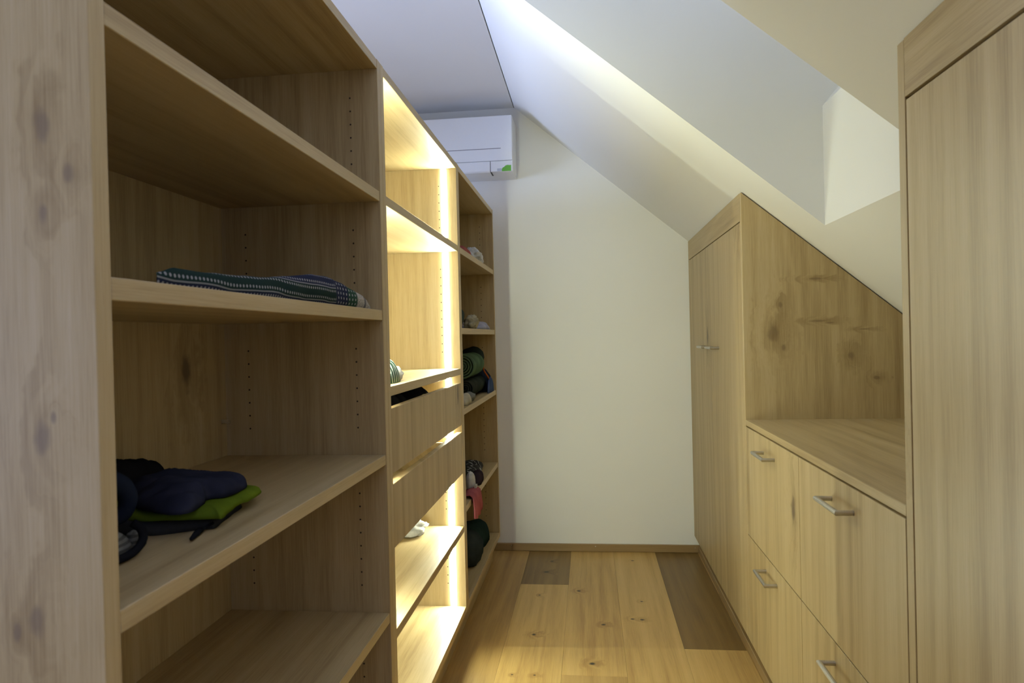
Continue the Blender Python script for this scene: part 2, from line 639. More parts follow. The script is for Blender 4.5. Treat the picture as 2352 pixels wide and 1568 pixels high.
def shelving(label, y0, y1, shelves, gap_shelves=True, end_mat=None):
    t = thing('shelving_unit', label, 'shelving', ((XL + XB) / 2, (y0 + y1) / 2, 0), 'oak shelving units in a row')
    sides = []
    for k, (a, b) in enumerate(((y0, y0 + T), (y1 - T, y1))):
        g = .0006
        s = obj('side_panel', MB().box(XB, XL, a + g, b - g, ZBOT - T, ZTOP), (end_mat if (end_mat and k == 0) else wood_z), t, .0008)
        sides.append(s)
    ins = [(z - T, z) for z in shelves]
    holes(t, y1 - T, -1, ins)
    holes(t, y0 + T, 1, ins)
    obj('top_panel', MB().box(XB, XL - .0006, y0 + T, y1 - T, ZTOP - .0235, ZTOP - .001), wood_y, t, .0008)
    obj('bottom_panel', MB().box(XB, XL - .0006, y0 + T, y1 - T, ZBOT - T, ZBOT), wood_y, t, .0008)
    obj('back_panel', MB().box(XB, XB + .008, y0 + T, y1 - T, ZBOT, ZTOP - .0235), wood_z, t)
    obj('plinth', MB().box(XL - .06, XL - .044, y0 + .0005, y1 - .0005, 0, ZBOT - T).box(XB + .02, XB + .036, y0 + .0005, y1 - .0005, 0, ZBOT - T), wood_y, t)
    for z in shelves:
        obj('shelf', MB().box(XB + .008, XL - .0015, y0 + T + .0012, y1 - T - .0012, z - .0245, z), wood_y, t, .0009)
    return t


s_u1 = shelving('nearest oak shelving unit with wide open shelves and folded clothes', *U1, [1.5514, 1.264, .914, .530], end_mat=wood_end)
s_u2 = shelving('middle oak shelving unit lit by light strips with two drawers', *U2, [1.5512, 1.0755, .467])
s_u3 = shelving('farthest oak shelving unit beside the white wall crammed with clothes', *U3, [1.5505, 1.2325, .9135, .5295])

# small metal shelf support left in the back corner of the nearest unit
obj('shelf_support', MB().tube([(XB + .012, 1.5850, H - .19), (XB + .012, 1.566, H - .19)], .0036, 10)
    .box(XB + .0085, XB + .026, 1.560, 1.568, H - .1945, H - .1855), bright_metal, s_u1, label='small bright metal shelf support')

# light strips in both side panels of the middle unit, one per open compartment
def led(y, sign, z0, z1):
    mb = MB()
    xc, hw = -0.5415, .0065
    prof = []
    for k in range(7):
        a = math.pi * k / 6
        prof.append((xc - hw * math.cos(a), y + sign * (.0006 + .0014 * math.sin(a))))
    mb.prism(prof, 2, z0, z1)
    obj('light_strip', mb, led_mat, s_u2, label='glowing warm white light strip')


comps = [(1.5512 + .001, ZTOP - .025), (1.0755 + .001, 1.5512 - .026), (.467 + .001, 1.0755 - .026), (ZBOT + .001, .467 - .026)]
for z0, z1 in comps:
    led(U2[1] - T, -1, z0, z1)
    led(U2[0] + T, 1, z0, z1)

# two drawers of the middle unit
def unit_drawer(z0, z1):
    y0, y1 = U2[0] + T + .003, U2[1] - T - .003
    f = obj('drawer', MB().box(XL - .0205, XL - .0008, y0, y1, z0, z1), wood_z, s_u2, .0009)
    bx = MB()
    yy0, yy1 = y0 + .018, y1 - .028
    zb, zt = z0 + .012, z1 - .035
    xb, xf = XB + .05, XL - .021
    bx.box(xb, xf, yy0, yy0 + .014, zb, zt).box(xb, xf, yy1 - .014, yy1, zb, zt)
    bx.box(xb, xb + .014, yy0 + .014, yy1 - .014, zb, zt).box(xf - .014, xf, yy0 + .014, yy1 - .014, zb, zt)
    bx.box(xb + .014, xf - .014, yy0 + .014, yy1 - .014, zb, zb + .01)
    obj('drawer_box', bx, wood_y, f)


unit_drawer(H - .334, H - .171)
unit_drawer(H - .5205, H - .3605)

# ================================================================== CABINETS UNDER THE SLOPE
def handle(parent, yc, z, half=.064, x=XR):
    mb = MB()
    pj = .0335
    mb.tube([(x + .001, yc + half, z), (x - pj, yc + half, z), (x - pj, yc - half, z), (x + .001, yc - half, z)], .006, 16)
    obj('handle', mb, steel, parent, smooth=False, label='brushed steel bar handle')


DB = H - 1.1002                              # lower edge of the fronts
ZG = 1.585                                   # groove between doors and the fascia


def cabinet_carcass(t, y0, y1, ztop, follow):
    xb = XK - .01
    if follow:
        x0 = XR + .022
        zb = zslope(x0) - .012
        poly = [(x0, DB), (xb, DB), (xb, zslope(xb) - .012), (x0, zb)]
        obj('body', MB().prism(poly, 1, y0, y1), groove, t)
    else:
        obj('body', MB().box(XR + .022, xb, y0, y1, DB, min(ztop, zslope(xb) - .012)), groove, t)
    obj('plinth', MB().box(.5775, .592, y0, y1, 0, DB), wood_y, t)


def slope_side(t, y0, y1, mat):
    poly = [(XR, 0.0), (XK - .01, 0.0), (XK - .01, zslope(XK - .01) - .006), (XR, zslope(XR) - .006)]
    poly[0] = (XR, DB)
    poly = [(XR, DB), (.5775, DB), (.5775, 0.0), (XK - .01, 0.0), (XK - .01, zslope(XK - .01) - .005), (XR, zslope(XR) - .005)]
    obj('side_panel', MB().prism(poly, 1, y0, y1), mat, t, .0008)


t = thing('tall_cabinet', 'tall oak cabinet with two doors against the far white wall', 'cabinet', (.98, 3.1, 0))
cabinet_carcass(t, C1 + T + .001, YW - .003, 1.6, True)
slope_side(t, C1, C1 + T, wood_niche)
ymid = 3.10
for a, b, hy in ((C1 + T + .0012, ymid - .0008, ymid - .046 - .064), (ymid + .0008, YW - .004, ymid + .046 + .064)):
    d = obj('door', MB().box(XR, XR + .02, a, b, DB, ZG - .003), wood_z, t, .0008)
    handle(d, hy, H - .066)
zt = zslope(XR) - .004
fas = [(XR, ZG + .001), (XR + .02, ZG + .001), (XR + .02, zt - SL * .02), (XR, zt)]
obj('fascia', MB().prism(fas, 1, C1 + T + .0012, YW - .004), wood_y, t)

t = thing('tall_cabinet', 'tall oak cabinet nearest the viewer at the right edge', 'cabinet', (.98, .6, 0))
cabinet_carcass(t, .02 + T + .001, C2 - T - .001, 1.6, True)
slope_side(t, C2 - T, C2, wood_z)
slope_side(t, .02, .02 + T, wood_z)
ymid = .6325
for a, b, hy in ((.02 + T + .003, ymid - .0015, ymid - .11), (ymid + .0015, C2 - T - .0042, ymid + .11)):
    d = obj('door', MB().box(XR, XR + .02, a, b, DB, ZG - .005), wood_z, t, .0008)
    handle(d, hy, H - .30)
obj('fascia', MB().prism(fas, 1, .02 + T + .001, C2 - T - .0005), wood_y, t)

for lab, y0, y1 in (('low oak cabinet with two drawers beside the tall far cabinet', K1, C1),
                    ('low oak cabinet with two drawers beside the nearest tall cabinet', C2, K1)):
    t = thing('drawer_cabinet', lab, 'cabinet', (.98, (y0 + y1) / 2, 0), 'low drawer cabinets under the worktop')
    cabinet_carcass(t, y0 + .002, y1 - .002, .84, False)
    e0 = .0035 if y0 == C2 else .0012
    for z0, z1 in ((.4745, .8545), (DB, .4712)):
        d = obj('drawer', MB().box(XR, XR + .02, y0 + e0, y1 - .0014, z0, z1), wood_z, t, .0008)
        handle(d, (y0 + y1) / 2, z1 - .052 if z1 > .6 else z1 - .049)
wt = obj('worktop', MB().box(XR, XK - .055, C2 + .0005, C1 - .0005, .8595, .879), wood_y, None, .0009)
tag(wt, 'oak worktop on the drawer cabinets inside the niche', 'worktop')

# ================================================================== AIR CONDITIONER
ax0, ax1, ay0, ay1, az0, az1 = -1.215, -0.375, 3.54, YW - .002, H + .876, H + 1.175
t = thing('air_conditioner', 'white split air conditioner mounted high on the far wall', 'air conditioner', ((ax0 + ax1) / 2, YW - .1, az0))
pf = [(ay0 + .006, az0), (ay1, az0), (ay1, az1), (ay0 + .03, az1), (ay0 + .006, az1 - .006)]
obj('casing', MB().prism(pf, 0, ax0, ax1), ac_white, t, .003)
fp = obj('front_panel', MB().box(ax0 + .002, ax1 - .001, ay0 - .004, ay0 + .005, H + .9345, az1 - .003), ac_white, t, .0025)
obj('panel_groove', MB().box(ax0 + .1, -.437, ay0 - .0046, ay0 - .0035, H + .997, H + 1.0005), ac_mid, fp)
obj('lower_panel', MB().box(-.4935, ax1 - .001, ay0 - .003, ay0 + .005, az0 + .001, H + .9325), ac_white, t, .0015)
fpv = [(ay0 - .003, H + .9325), (ay0 - .003, az0 + .006), (ay0 + .003, az0 - .001), (ay0 + .075, az0 - .004), (ay0 + .075, az0 + .004), (ay0 + .005, az0 + .004), (ay0 + .005, H + .9325)]
obj('air_flap', MB().prism(fpv, 0, ax0 + .002, -.4965), ac_white, t, .001)
obj('flap_gap', MB().box(-.4965, -.4935, ay0 - .0012, ay0 + .005, az0 + .002, H + .9325)
    .box(-.4965, -.489, ay0 + .0055, ay0 + .081, az0 - .0006, az0 + .001)
    .box(ax0 + .01, -.4965, ay0 + .0755, ay0 + .081, az0 - .0008, az0 + .001), ac_grey, t)
pts = []
for k in range(13):
    a = math.pi * (k / 12.0)
    pts.append((-.409 - .013 * math.cos(a) * (1 if k > 6 else 1), H + .899 + .009 * math.sin(a)))
sticker = [(-.434, H + .8775), (-.3845, H + .8775), (-.3845, H + .9085), (-.392, H + .9075), (-.402, H + .9095), (-.414, H + .907), (-.421, H + .9), (-.429, H + .8965), (-.434, H + .889)]
obj('sticker', MB().prism(sticker, 1, ay0 - .0036, ay0 - .0028), green_label, t, label='bright green sticker')
obj('label_patch', MB().box(-.459, -.435, ay0 - .0034, ay0 - .0028, H + .879, H + .893), label_grey, t, label='small pale grey label')

# ================================================================== CLOTHES
def cr_closed(pts, n):
    m, out = len(pts), []
    for k in range(n):
        t = k * m / n
        i = int(t)
        f = t - i
        p = [Vector(pts[(i + j) % m]) for j in (-1, 0, 1, 2)]
        out.append(0.5 * ((2 * p[1]) + (-p[0] + p[2]) * f + (2 * p[0] - 5 * p[1] + 4 * p[2] - p[3]) * f * f
                          + (-p[0] + 3 * p[1] - 3 * p[2] + p[3]) * f ** 3))
    return out


def slab(outline, z0, h, seed=0, wr=.35, edge=3.0, nr=26, na=110, fx=14.0, fy=40.0, rot=0.0, hf=None):
    """cloth lying on a surface: rounded rim, folded and wrinkled top, flat underside"""
    mb = MB()
    o = cr_closed([(x, y, 0) for x, y in outline], na)
    c = sum(o, Vector((0, 0, 0))) / na
    cs, sn = math.cos(rot), math.sin(rot)
    mb.v.append((c.x, c.y, z0))
    rings = []
    for r in range(nr + 1):
        q = r / nr
        idx = []
        for p in o:
            w = c.lerp(p, q)
            if r:
                w += Vector((noise.noise(Vector((w.x * 25, w.y * 25, seed))), noise.noise(Vector((w.x * 25, w.y * 25, seed + 9))), 0)) * .004 * q
            hh = h * max(0.0, 1 - q ** edge) ** 0.5
            u, v = w.x * cs + w.y * sn, -w.x * sn + w.y * cs
            n1 = noise.noise(Vector((u * fx, v * fy, seed * 3.1)))
            n2 = 1 - abs(noise.noise(Vector((u * fx * .7 + 5, v * fy * .6, seed * 1.7)))) * 2
            n3 = noise.noise(Vector((u * fx * 2.6, v * fy * 2.1, seed * 2.3 + 4)))
            hh *= 1 + wr * (0.6 * n1 + 0.55 * n2 + 0.3 * n3)
            if hf:
                hh *= hf(w.x, w.y)
            mb.v.append((w.x, w.y, z0 + max(0.0, hh)))
            idx.append(len(mb.v) - 1)
        rings.append(idx)
    for a, b in zip(rings[:-1], rings[1:]):
        for k in range(na):
            l = (k + 1) % na
            mb.f.append((a[k], a[l], b[l], b[k]))
    for k in range(na):
        mb.f.append((0, rings[-1][(k + 1) % na], rings[-1][k]))
    mb.f.append(tuple(rings[0]))
    return mb


def crumple(c, r, seed, amp=.35, freq=2.2, sq=1.0, nu=36, nv=22, ridge=True):
    """crumpled bundle resting on z = c[2]"""
    mb = MB()
    top = len(mb.v)
    for j in range(nv + 1):
        ph = math.pi * j / nv
        for i in range(nu):
            th = 2 * math.pi * i / nu
            d = Vector((math.sin(ph) * math.cos(th), math.sin(ph) * math.sin(th), math.cos(ph)))
            q = d * freq + Vector((seed * 1.3, seed * .7, seed * 2.1))
            n = noise.noise(q) * .7 + noise.noise(q * 2.3) * .35
            if ridge:
                n += (0.5 - abs(noise.noise(q * 1.7 + Vector((3, 1, 4))))) * .8 - .25
            s = 1 + amp * n
            p = Vector((d.x * r[0], d.y * r[1], d.z * r[2])) * s
            z = max(p.z + r[2] * .8, 0.0)
            mb.v.append((c[0] + p.x, c[1] + p.y, c[2] + z))
    for j in range(nv):
        for i in range(nu):
            a, b = top + j * nu + i, top + j * nu + (i + 1) % nu
            mb.f.append((a, b, b + nu, a + nu))
    return mb


def roll(center, axis, R, length, turns=4.5, seed=0, rin=.008):
    """rolled-up towel: a spiral sheet; the end near 'center' shows the spiral"""
    mb = MB()
    ax = Vector(axis).normalized()
    u = Vector((0, 0, 1))
    w = ax.cross(u).normalized()
    u = w.cross(ax)
    n = int(turns * 26)
    pitch = (R - rin) / turns
    c = Vector(center)
    for k in range(n + 1):
        a = 2 * math.pi * turns * k / n
        r = rin + (R - rin) * k / n
        wob = 1 + .05 * noise.noise(Vector((a * .8, seed, 0)))
        dr = (u * math.cos(a) + w * math.sin(a))
        back = (R - r) * .10 + .003 * noise.noise(Vector((a, seed, 2)))
        for rad, e in ((r * wob, back), (r * wob, length), ((r - pitch * .62) * wob, back), ((r - pitch * .62) * wob, length)):
            mb.v.append(tuple(c + dr * rad + ax * e))
    for k in range(n):
        i = 4 * k
        j = i + 4
        mb.f += [(i, j, j + 1, i + 1), (i + 2, i + 3, j + 3, j + 2), (i, i + 2, j + 2, j), (i + 1, j + 1, j + 3, i + 3)]
    mb.f += [(0, 1, 3, 2), (4 * n, 4 * n + 2, 4 * n + 3, 4 * n + 1)]
    return mb


def ribbon(path, y0, y1, th, seed=0, amp=.006, ny=16, taper=0.0):
    """cloth hanging over an edge: path of (x, z) points, pushed along y, with gathers"""
    mb = MB()
    n = len(path)
    for side in (0, 1):
        for k, (x, z) in enumerate(path):
            a = path[max(0, k - 1)]
            b = path[min(n - 1, k + 1)]
            d = Vector((b[0] - a[0], b[1] - a[1])).normalized()
            nx, nz = d.y * -1, d.x
            if nz < 0 and nx < 0:
                nx, nz = -nx, -nz
            q = k / (n - 1)
            for j in range(ny + 1):
                s = j / ny
                y = y0 + (y1 - y0) * (0.5 + (s - .5) * (1 - taper * q))
                o = amp * q * (math.sin(s * 17 + seed) * .6 + noise.noise(Vector((s * 4, q * 3, seed)))) + th * (1 - side) + amp * q
                mb.v.append((x + nx * o, y, z + nz * o - .012 * q * abs(noise.noise(Vector((s * 3, 0, seed + 5))))))
    m = ny + 1
    h = n * m
    for k in range(n - 1):
        for j in range(ny):
            a = k * m + j
            mb.f.append((a, a + 1, a + m + 1, a + m))
            mb.f.append((h + a, h + a + m, h + a + m + 1, h + a + 1))
    for k in range(n - 1):
        a, b = k * m, k * m + ny
        mb.f.append((a, a + m, h + a + m, h + a))
        mb.f.append((b, h + b, h + b + m, b + m))
    for j in range(ny):
        mb.f.append((j, h + j, h + j + 1, j + 1))
        a = (n - 1) * m + j
        mb.f.append((a, a + 1, h + a + 1, h + a))
    return mb


def smooth_path(pts, radii, n=6):
    """open Catmull-Rom curve through the points, with radii interpolated"""
    out, rr = [], []
    P = [Vector(p) for p in pts]
    for i in range(len(P) - 1):
        p0, p1, p2, p3 = P[max(0, i - 1)], P[i], P[i + 1], P[min(len(P) - 1, i + 2)]
        for k in range(n):
            f = k / n
            out.append(tuple(0.5 * ((2 * p1) + (p2 - p0) * f + (2 * p0 - 5 * p1 + 4 * p2 - p3) * f * f + (3 * p1 - p0 - 3 * p2 + p3) * f ** 3)))
            rr.append(radii[i] + (radii[i + 1] - radii[i]) * f)
    out.append(tuple(P[-1]))
    rr.append(radii[-1])
    return out, rr


def cord(pts, radii, n=12):
    if not isinstance(radii, (list, tuple)):
        radii = [radii] * len(pts)
    p, q = smooth_path(pts, radii)
    return MB().tube(p, q, n, mitre=False)


def cloth(name, mb, mat, label, cat, smooth=True):
    return tag(obj(name, mb, mat, None, smooth=smooth), label, cat)


# --- folded patterned blanket on the second shelf of the nearest unit
def blanket_mat():
    m, nt, b = new_mat('navy_dotted_blanket')
    uvn = nt.nodes.new('ShaderNodeUVMap')
    s = nt.nodes.new('ShaderNodeSeparateXYZ')
    nt.links.new(uvn.outputs[0], s.inputs[0])
    u, v = S(nt, s.outputs[0]), S(nt, s.outputs[1])        # metres: along the shelf, around the fold
    wob = (noise2(nt, u * 6.0, v * 6.0, 2) - 0.5) * 0.016
    v1 = v + wob
    # main part: rows of dots running along the shelf
    per = 0.030
    row = (v1 * (1 / per)).frac()
    inrow = ((row - 0.28).abs().min((row - 0.72).abs())) * per
    du = ((u * (1 / 0.0092) + (row.gt(0.5) * 0.5)).frac() - 0.5) * 0.0092
    dots = (inrow * inrow + du * du).sqrt().remap(0.0020, 0.0029, 1.0, 0.0)
    line = ((row - 0.5).abs() * per).remap(0.0009, 0.0014, 0.8, 0.0)
    dots = dots.max(line)
    band = (v1 * (1 / per) * 0.5 + 0.28).frac().gt(0.5)
    navy, green = (0.016, 0.020, 0.050), (0.010, 0.026, 0.022)
    cmain = mixc(nt, band, navy, green)
    cmain = mixc(nt, dots * 0.8, cmain, (0.34, 0.34, 0.35))
    # right end: rows across the fold, a green zone and a speckled white border
    u1 = u + (noise2(nt, v * 18.0, u * 4.0, 1) - 0.5) * 0.03
    rw = (u1 * (1 / 0.017)).frac() - 0.5
    dv = ((v * (1 / 0.010)).frac() - 0.5) * 0.010
    d2 = (rw * rw * (0.017 * 0.017) + dv * dv).sqrt().remap(0.0022, 0.0034, 1.0, 0.0)
    cend = mixc(nt, u1.remap(1.425, 1.435), navy, (0.020, 0.060, 0.038))
    cend = mixc(nt, d2 * 0.7, cend, (0.45, 0.45, 0.46))
    sp = noise2(nt, u * 260.0, v * 260.0, 2).remap(0.45, 0.6)
    cwh = mixc(nt, sp * 0.75, (0.46, 0.43, 0.39), (0.20, 0.18, 0.16))
    stripe = ((u1 - 1.533).abs()).remap(0.005, 0.009, 0.75, 0.0)
    cwh = mixc(nt, stripe, cwh, (0.05, 0.06, 0.09))
    c = mixc(nt, u1.remap(1.352, 1.358), cmain, cend)
    c = mixc(nt, u1.remap(1.478, 1.486), c, cwh)
    nt.links.new(c, b.inputs['Base Color'])
    b.inputs['Roughness'].default_value = 0.92
    b.inputs['Specular IOR Level'].default_value = 0.15
    x, y, z = coords(nt)
    bump(nt, b, noise2(nt, x * 600.0, y * 600.0, 1, 0.5, z * 600.0), 0.3, 0.0008)
    return m


def blanket():
    z0 = 1.2645
    prof = [(.765, .016), (.80, .026), (.87, .026), (1.03, .034), (1.15, .046), (1.25, .058), (1.32, .061), (1.40, .054), (1.46, .044), (1.52, .034), (1.555, .024), (1.572, .010)]

    def hgt(y):
        for (a, ha), (b, hb) in zip(prof[:-1], prof[1:]):
            if y <= b:
                f = (y - a) / (b - a)
                f = f * f * (3 - 2 * f) * .5 + f * .5
                return ha + (hb - ha) * f
        return prof[-1][1]
    ny, nt_ = 90, 26
    me_v, faces, uvs = [], [], []
    for j in range(ny + 1):
        yb = .765 + (1.572 - .765) * j / ny
        h = hgt(yb)
        acc = 0
        last = None
        for i in range(nt_ + 1):
            q = i / nt_
            y = yb
            if q < .5:                       # rounded front fold
                a = math.pi * (q / .5)
                x = XL - .026 - h * .5 * .55 * (1 - math.sin(a)) + .0
                z = z0 + h * .5 * (1 - math.cos(a))
            else:                            # top running to the back
                s = (q - .5) / .5
                x = XL - .026 - h * .275 - s * .27
                z = z0 + h + .006 * math.sin(s * 3) * math.sin(y * 9) - max(0, s - .9) * 10 * h
                z += .004 * noise.noise(Vector((x * 18, y * 14, 2)))
            x += .004 * noise.noise(Vector((y * 11, z * 25, 7)))
            ys = .765 * max(1.0, x / (XL - .027))
            y = ys + (1.572 - ys) * j / ny
            z = max(z, z0)
            p = Vector((x, y, z))
            if last is not None:
                acc += (p - last).length
            last = p
            me_v.append(tuple(p))
            uvs.append((y, acc))
    m = nt_ + 1
    for j in range(ny):
        for i in range(nt_):
            a = j * m + i
            faces.append((a, a + 1, a + m + 1, a + m))
        faces.append((j * m, (j + 1) * m, (j + 2) * m - 1, (j + 1) * m - 1))       # underside
    faces.append(tuple(range(m)))
    faces.append(tuple(range(ny * m + m - 1, ny * m - 1, -1)))
    me = bpy.data.meshes.new('folded_blanket')
    me.from_pydata(me_v, [], faces)
    uvl = me.uv_layers.new(name='UVMap')
    for l in me.loops:
        uvl.data[l.index].uv = uvs[l.vertex_index]
    me.polygons.foreach_set('use_smooth', [True] * len(me.polygons))
    me.materials.append(blanket_mat())
    o = bpy.data.objects.new('folded_blanket', me)
    C.objects.link(o)
    tag(o, 'folded navy and green blanket with white dots on the nearest unit', 'blanket')


blanket()

# --- clothes on the third shelf of the nearest unit
Z4 = .9145
navy = fabric('navy_cotton', (0.034, 0.037, 0.060), (0.020, 0.022, 0.037), 10)
black_cloth = fabric('black_cotton', (0.014, 0.014, 0.017), None, 14)
lime = fabric('lime_green_fleece', (0.145, 0.205, 0.018), (0.10, 0.145, 0.013), 12)
char = fabric('charcoal_fleece', (0.038, 0.038, 0.040), None, 16)

g = thing('green_jacket', 'lime green and charcoal jacket folded flat under the navy shirt', 'jacket', (-.68, 1.02, Z4))
obj('lining', slab([(-.600, 1.093), (-.578, 1.024), (-.564, .960), (-.571, .948), (-.592, .938), (-.64, .913), (-.72, .915), (-.785, .97), (-.785, 1.08), (-.70, 1.12)], Z4, .018, 3, .12, 7.0), char, g, smooth=True, label='dark charcoal lining')
obj('shell', slab([(-.583, 1.132), (-.560, 1.055), (-.566, 1.03), (-.556, .985), (-.547, .943), (-.559, .941), (-.59, .936), (-.627, .930), (-.675, .928), (-.76, .96), (-.775, 1.07), (-.67, 1.135)], Z4 + .0175, .013, 4, .22, 6.0), lime, g, smooth=True, label='lime green outer cloth')
obj('drawcord', MB().tube([(-.568, .955, Z4 + .008), (-.571, .940, Z4 + .005), (-.570, .925, Z4 + .004)], .0022, 8)
    .tube([(-.570, .927, Z4 + .005), (-.566, .908, Z4 + .0055), (-.560, .886, Z4 + .0045)], [.0038, .0046, .0028], 8, mitre=False), black_cloth, g, smooth=True, label='black drawcord with toggle')
cloth('navy_shirt', slab([(-.581, 1.085), (-.575, 1.041), (-.580, 1.009), (-.597, .992), (-.587, .962), (-.580, .914), (-.604, .902), (-.655, .925), (-.70, .955), (-.775, 1.02), (-.74, 1.105), (-.66, 1.12), (-.61, 1.118)], Z4 + .0335, .024, 8, .75, 3.4, 40, 170, 11, 46, .55),
      navy, 'crumpled navy shirt lying on the lime green jacket', 'shirt')
cloth('black_trousers', slab([(-.800, 1.13), (-.797, .98), (-.83, .92), (-.880, .92), (-.893, 1.1), (-.880, 1.26), (-.835, 1.25)], Z4, .062, 5, .22, 3.5), black_cloth,
      'black garment heaped at the back behind the navy shirt', 'trousers')
bag = thing('shoulder_bag', 'dark blue bag with a wide loop strap beside the near side panel', 'bag', (-.72, .80, Z4))
bag_m = fabric('dark_blue_nylon', (0.016, 0.021, 0.036), None, 12, rough=0.7)
obj('pouch', slab([(-.668, .70), (-.660, .80), (-.675, .868), (-.74, .885), (-.84, .86), (-.86, .74), (-.78, .68)], Z4, .052, 12, .25, 4.0), bag_m, bag, smooth=True)
obj('strap', cord([(-.672, .765, Z4 + .055), (-.655, .775, Z4 + .082), (-.640, .795, Z4 + .098), (-.634, .822, Z4 + .100), (-.633, .846, Z4 + .088), (-.636, .862, Z4 + .066),
                        (-.645, .860, Z4 + .044), (-.665, .842, Z4 + .036)], [.010, .0115, .0125, .0125, .0125, .0120, .0105, .009], 16), bag_m, bag, smooth=True, label='wide looped strap')
obj('lining', crumple((-.692, .815, Z4 + .043), (.030, .035, .026), 4, .15), fabric('brown_suede', (0.115, 0.062, 0.034), None, 20), bag, smooth=True, label='brown suede inside')
obj('collar', crumple((-.765, .965, Z4 + .030), (.024, .032, .046), 9, .2), bag_m, bag, smooth=True)
cap = thing('knit_hat', 'grey ribbed knit hat with a black rim at the near end of the shelf', 'hat', (-.62, .79, Z4))
rib = fabric('grey_ribbed_knit', (0.20, 0.20, 0.185), None, 30, stripes=(2, 130.0, (0.08, 0.08, 0.075)))
obj('crown', slab([(-.603, .735), (-.602, .790), (-.608, .828), (-.630, .838), (-.650, .81), (-.652, .75), (-.63, .715)], Z4, .040, 2, .12, 2.6), rib, cap, smooth=True)
obj('rim', cord([(-.612, .745, Z4 + .0066), (-.603, .775, Z4 + .0066), (-.596, .800, Z4 + .0068), (-.595, .822, Z4 + .011), (-.596, .835, Z4 + .021), (-.602, .839, Z4 + .032), (-.610, .834, Z4 + .041)], .0056, 10), black_cloth, cap, smooth=True, label='black rolled rim')
obj('pompom', crumple((-.622, .856, Z4), (.013, .016, .014), 6, .2), rib, cap, smooth=True)

# --- middle unit
sock = thing('rolled_shirt', 'green and white striped rolled shirt on the lit shelf', 'shirt', (-.56, 1.77, 1.0765))
gw = fabric('green_stripe_knit', (0.035, 0.085, 0.060), None, 10, stripes=(1, 60.0, (0.42, 0.46, 0.43)))
obj('body', slab([(-.52, 1.71), (-.515, 1.78), (-.525, 1.835), (-.56, 1.85), (-.60, 1.80), (-.62, 1.70), (-.57, 1.66)], 1.0765, .064, 6, .15, 2.3), gw, sock, smooth=True)
obj('collar', crumple((-.548, 1.852, 1.0765), (.026, .030, .022), 5, .25), fabric('white_cotton', (0.62, 0.61, 0.58), None, 20), sock, smooth=True, label='white bunched end')
cloth('white_cloth', crumple((-.668, 2.44, .468), (.052, .062, .030), 11, .42, 2.4), fabric('white_muslin', (0.60, 0.60, 0.58), (0.40, 0.41, 0.41), 26),
      'crumpled white cloth on the lit lower shelf', 'cloth')
cloth('black_sweater', slab([(-.545, 1.73), (-.54, 1.95), (-.56, 2.12), (-.70, 2.15), (-.80, 2.0), (-.78, 1.73), (-.65, 1.69)], H - .3105, .148, 15, .06, 5.0), black_cloth,
      'black sweater filling the near end of the upper drawer', 'sweater')
bt = thing('black_blouse', 'black top with a pale yellow edge in the upper drawer', 'clothing', (-.6, 2.25, H - .3105))
obj('fabric', slab([(-.548, 2.20), (-.545, 2.30), (-.56, 2.385), (-.66, 2.40), (-.76, 2.33), (-.74, 2.21), (-.62, 2.17)], H - .3105, .140, 21, .10, 4.0), black_cloth, bt, smooth=True)
obj('hem', cord([(-.550, 2.19, H - .186), (-.547, 2.25, H - .190), (-.549, 2.32, H - .192), (-.562, 2.375, H - .192)], .0045, 8),
    fabric('pale_yellow_hem', (0.52, 0.48, 0.24), None, 40), bt, smooth=True, label='pale yellow hem')

# --- farthest unit, from the top shelf down
white_c = fabric('white_paper_cotton', (0.56, 0.56, 0.54), (0.42, 0.42, 0.41), 26)
a = thing('white_scarf', 'crumpled white scarf on the top shelf of the farthest unit', 'scarf', (-.54, 3.2, 1.5515))
obj('bundle', crumple((-.548, 3.20, 1.5515), (.040, .095, .040), 3, .42, 2.0), white_c, a, smooth=True)
obj('end', crumple((-.535, 3.315, 1.5515), (.026, .040, .030), 8, .30), white_c, a, smooth=True)
cloth('red_cloth', slab([(-.515, 2.80), (-.512, 2.90), (-.515, 2.99), (-.56, 3.02), (-.60, 2.93), (-.58, 2.80)], 1.5515, .038, 7, .2), fabric('faded_red_cotton', (0.33, 0.10, 0.085), None, 18),
      'faded red cloth on the top shelf beside the white scarf', 'cloth')

Z2 = 1.2335
cloth('lavender_shirt', slab([(-.512, 3.27), (-.508, 3.40), (-.515, 3.50), (-.56, 3.52), (-.64, 3.46), (-.66, 3.30), (-.58, 3.24)], Z2, .036, 9, .35), fabric('pale_lavender_cotton', (0.44, 0.44, 0.55), None, 14),
      'pale lavender shirt spread on the second shelf', 'shirt')
cloth('beige_scarf', crumple((-.545, 3.12, Z2), (.034, .058, .036), 13, .36), fabric('beige_knit', (0.42, 0.38, 0.27), None, 30),
      'bunched beige scarf beside the lavender shirt', 'scarf')
cloth('grey_hood', crumple((-.605, 2.93, Z2), (.062, .085, .070), 17, .22, 1.6), fabric('grey_green_fleece', (0.060, 0.075, 0.068), None, 12),
      'dark grey green hood heaped on the second shelf', 'clothing')
cloth('grey_sweater', slab([(-.600, 3.09), (-.595, 3.15), (-.61, 3.21), (-.66, 3.23), (-.74, 3.18), (-.72, 3.06), (-.65, 3.05)], Z2 + .001, .105, 19, .2), fabric('slate_knit', (0.075, 0.090, 0.082), None, 12),
      'slate grey sweater piled behind the beige scarf', 'sweater')

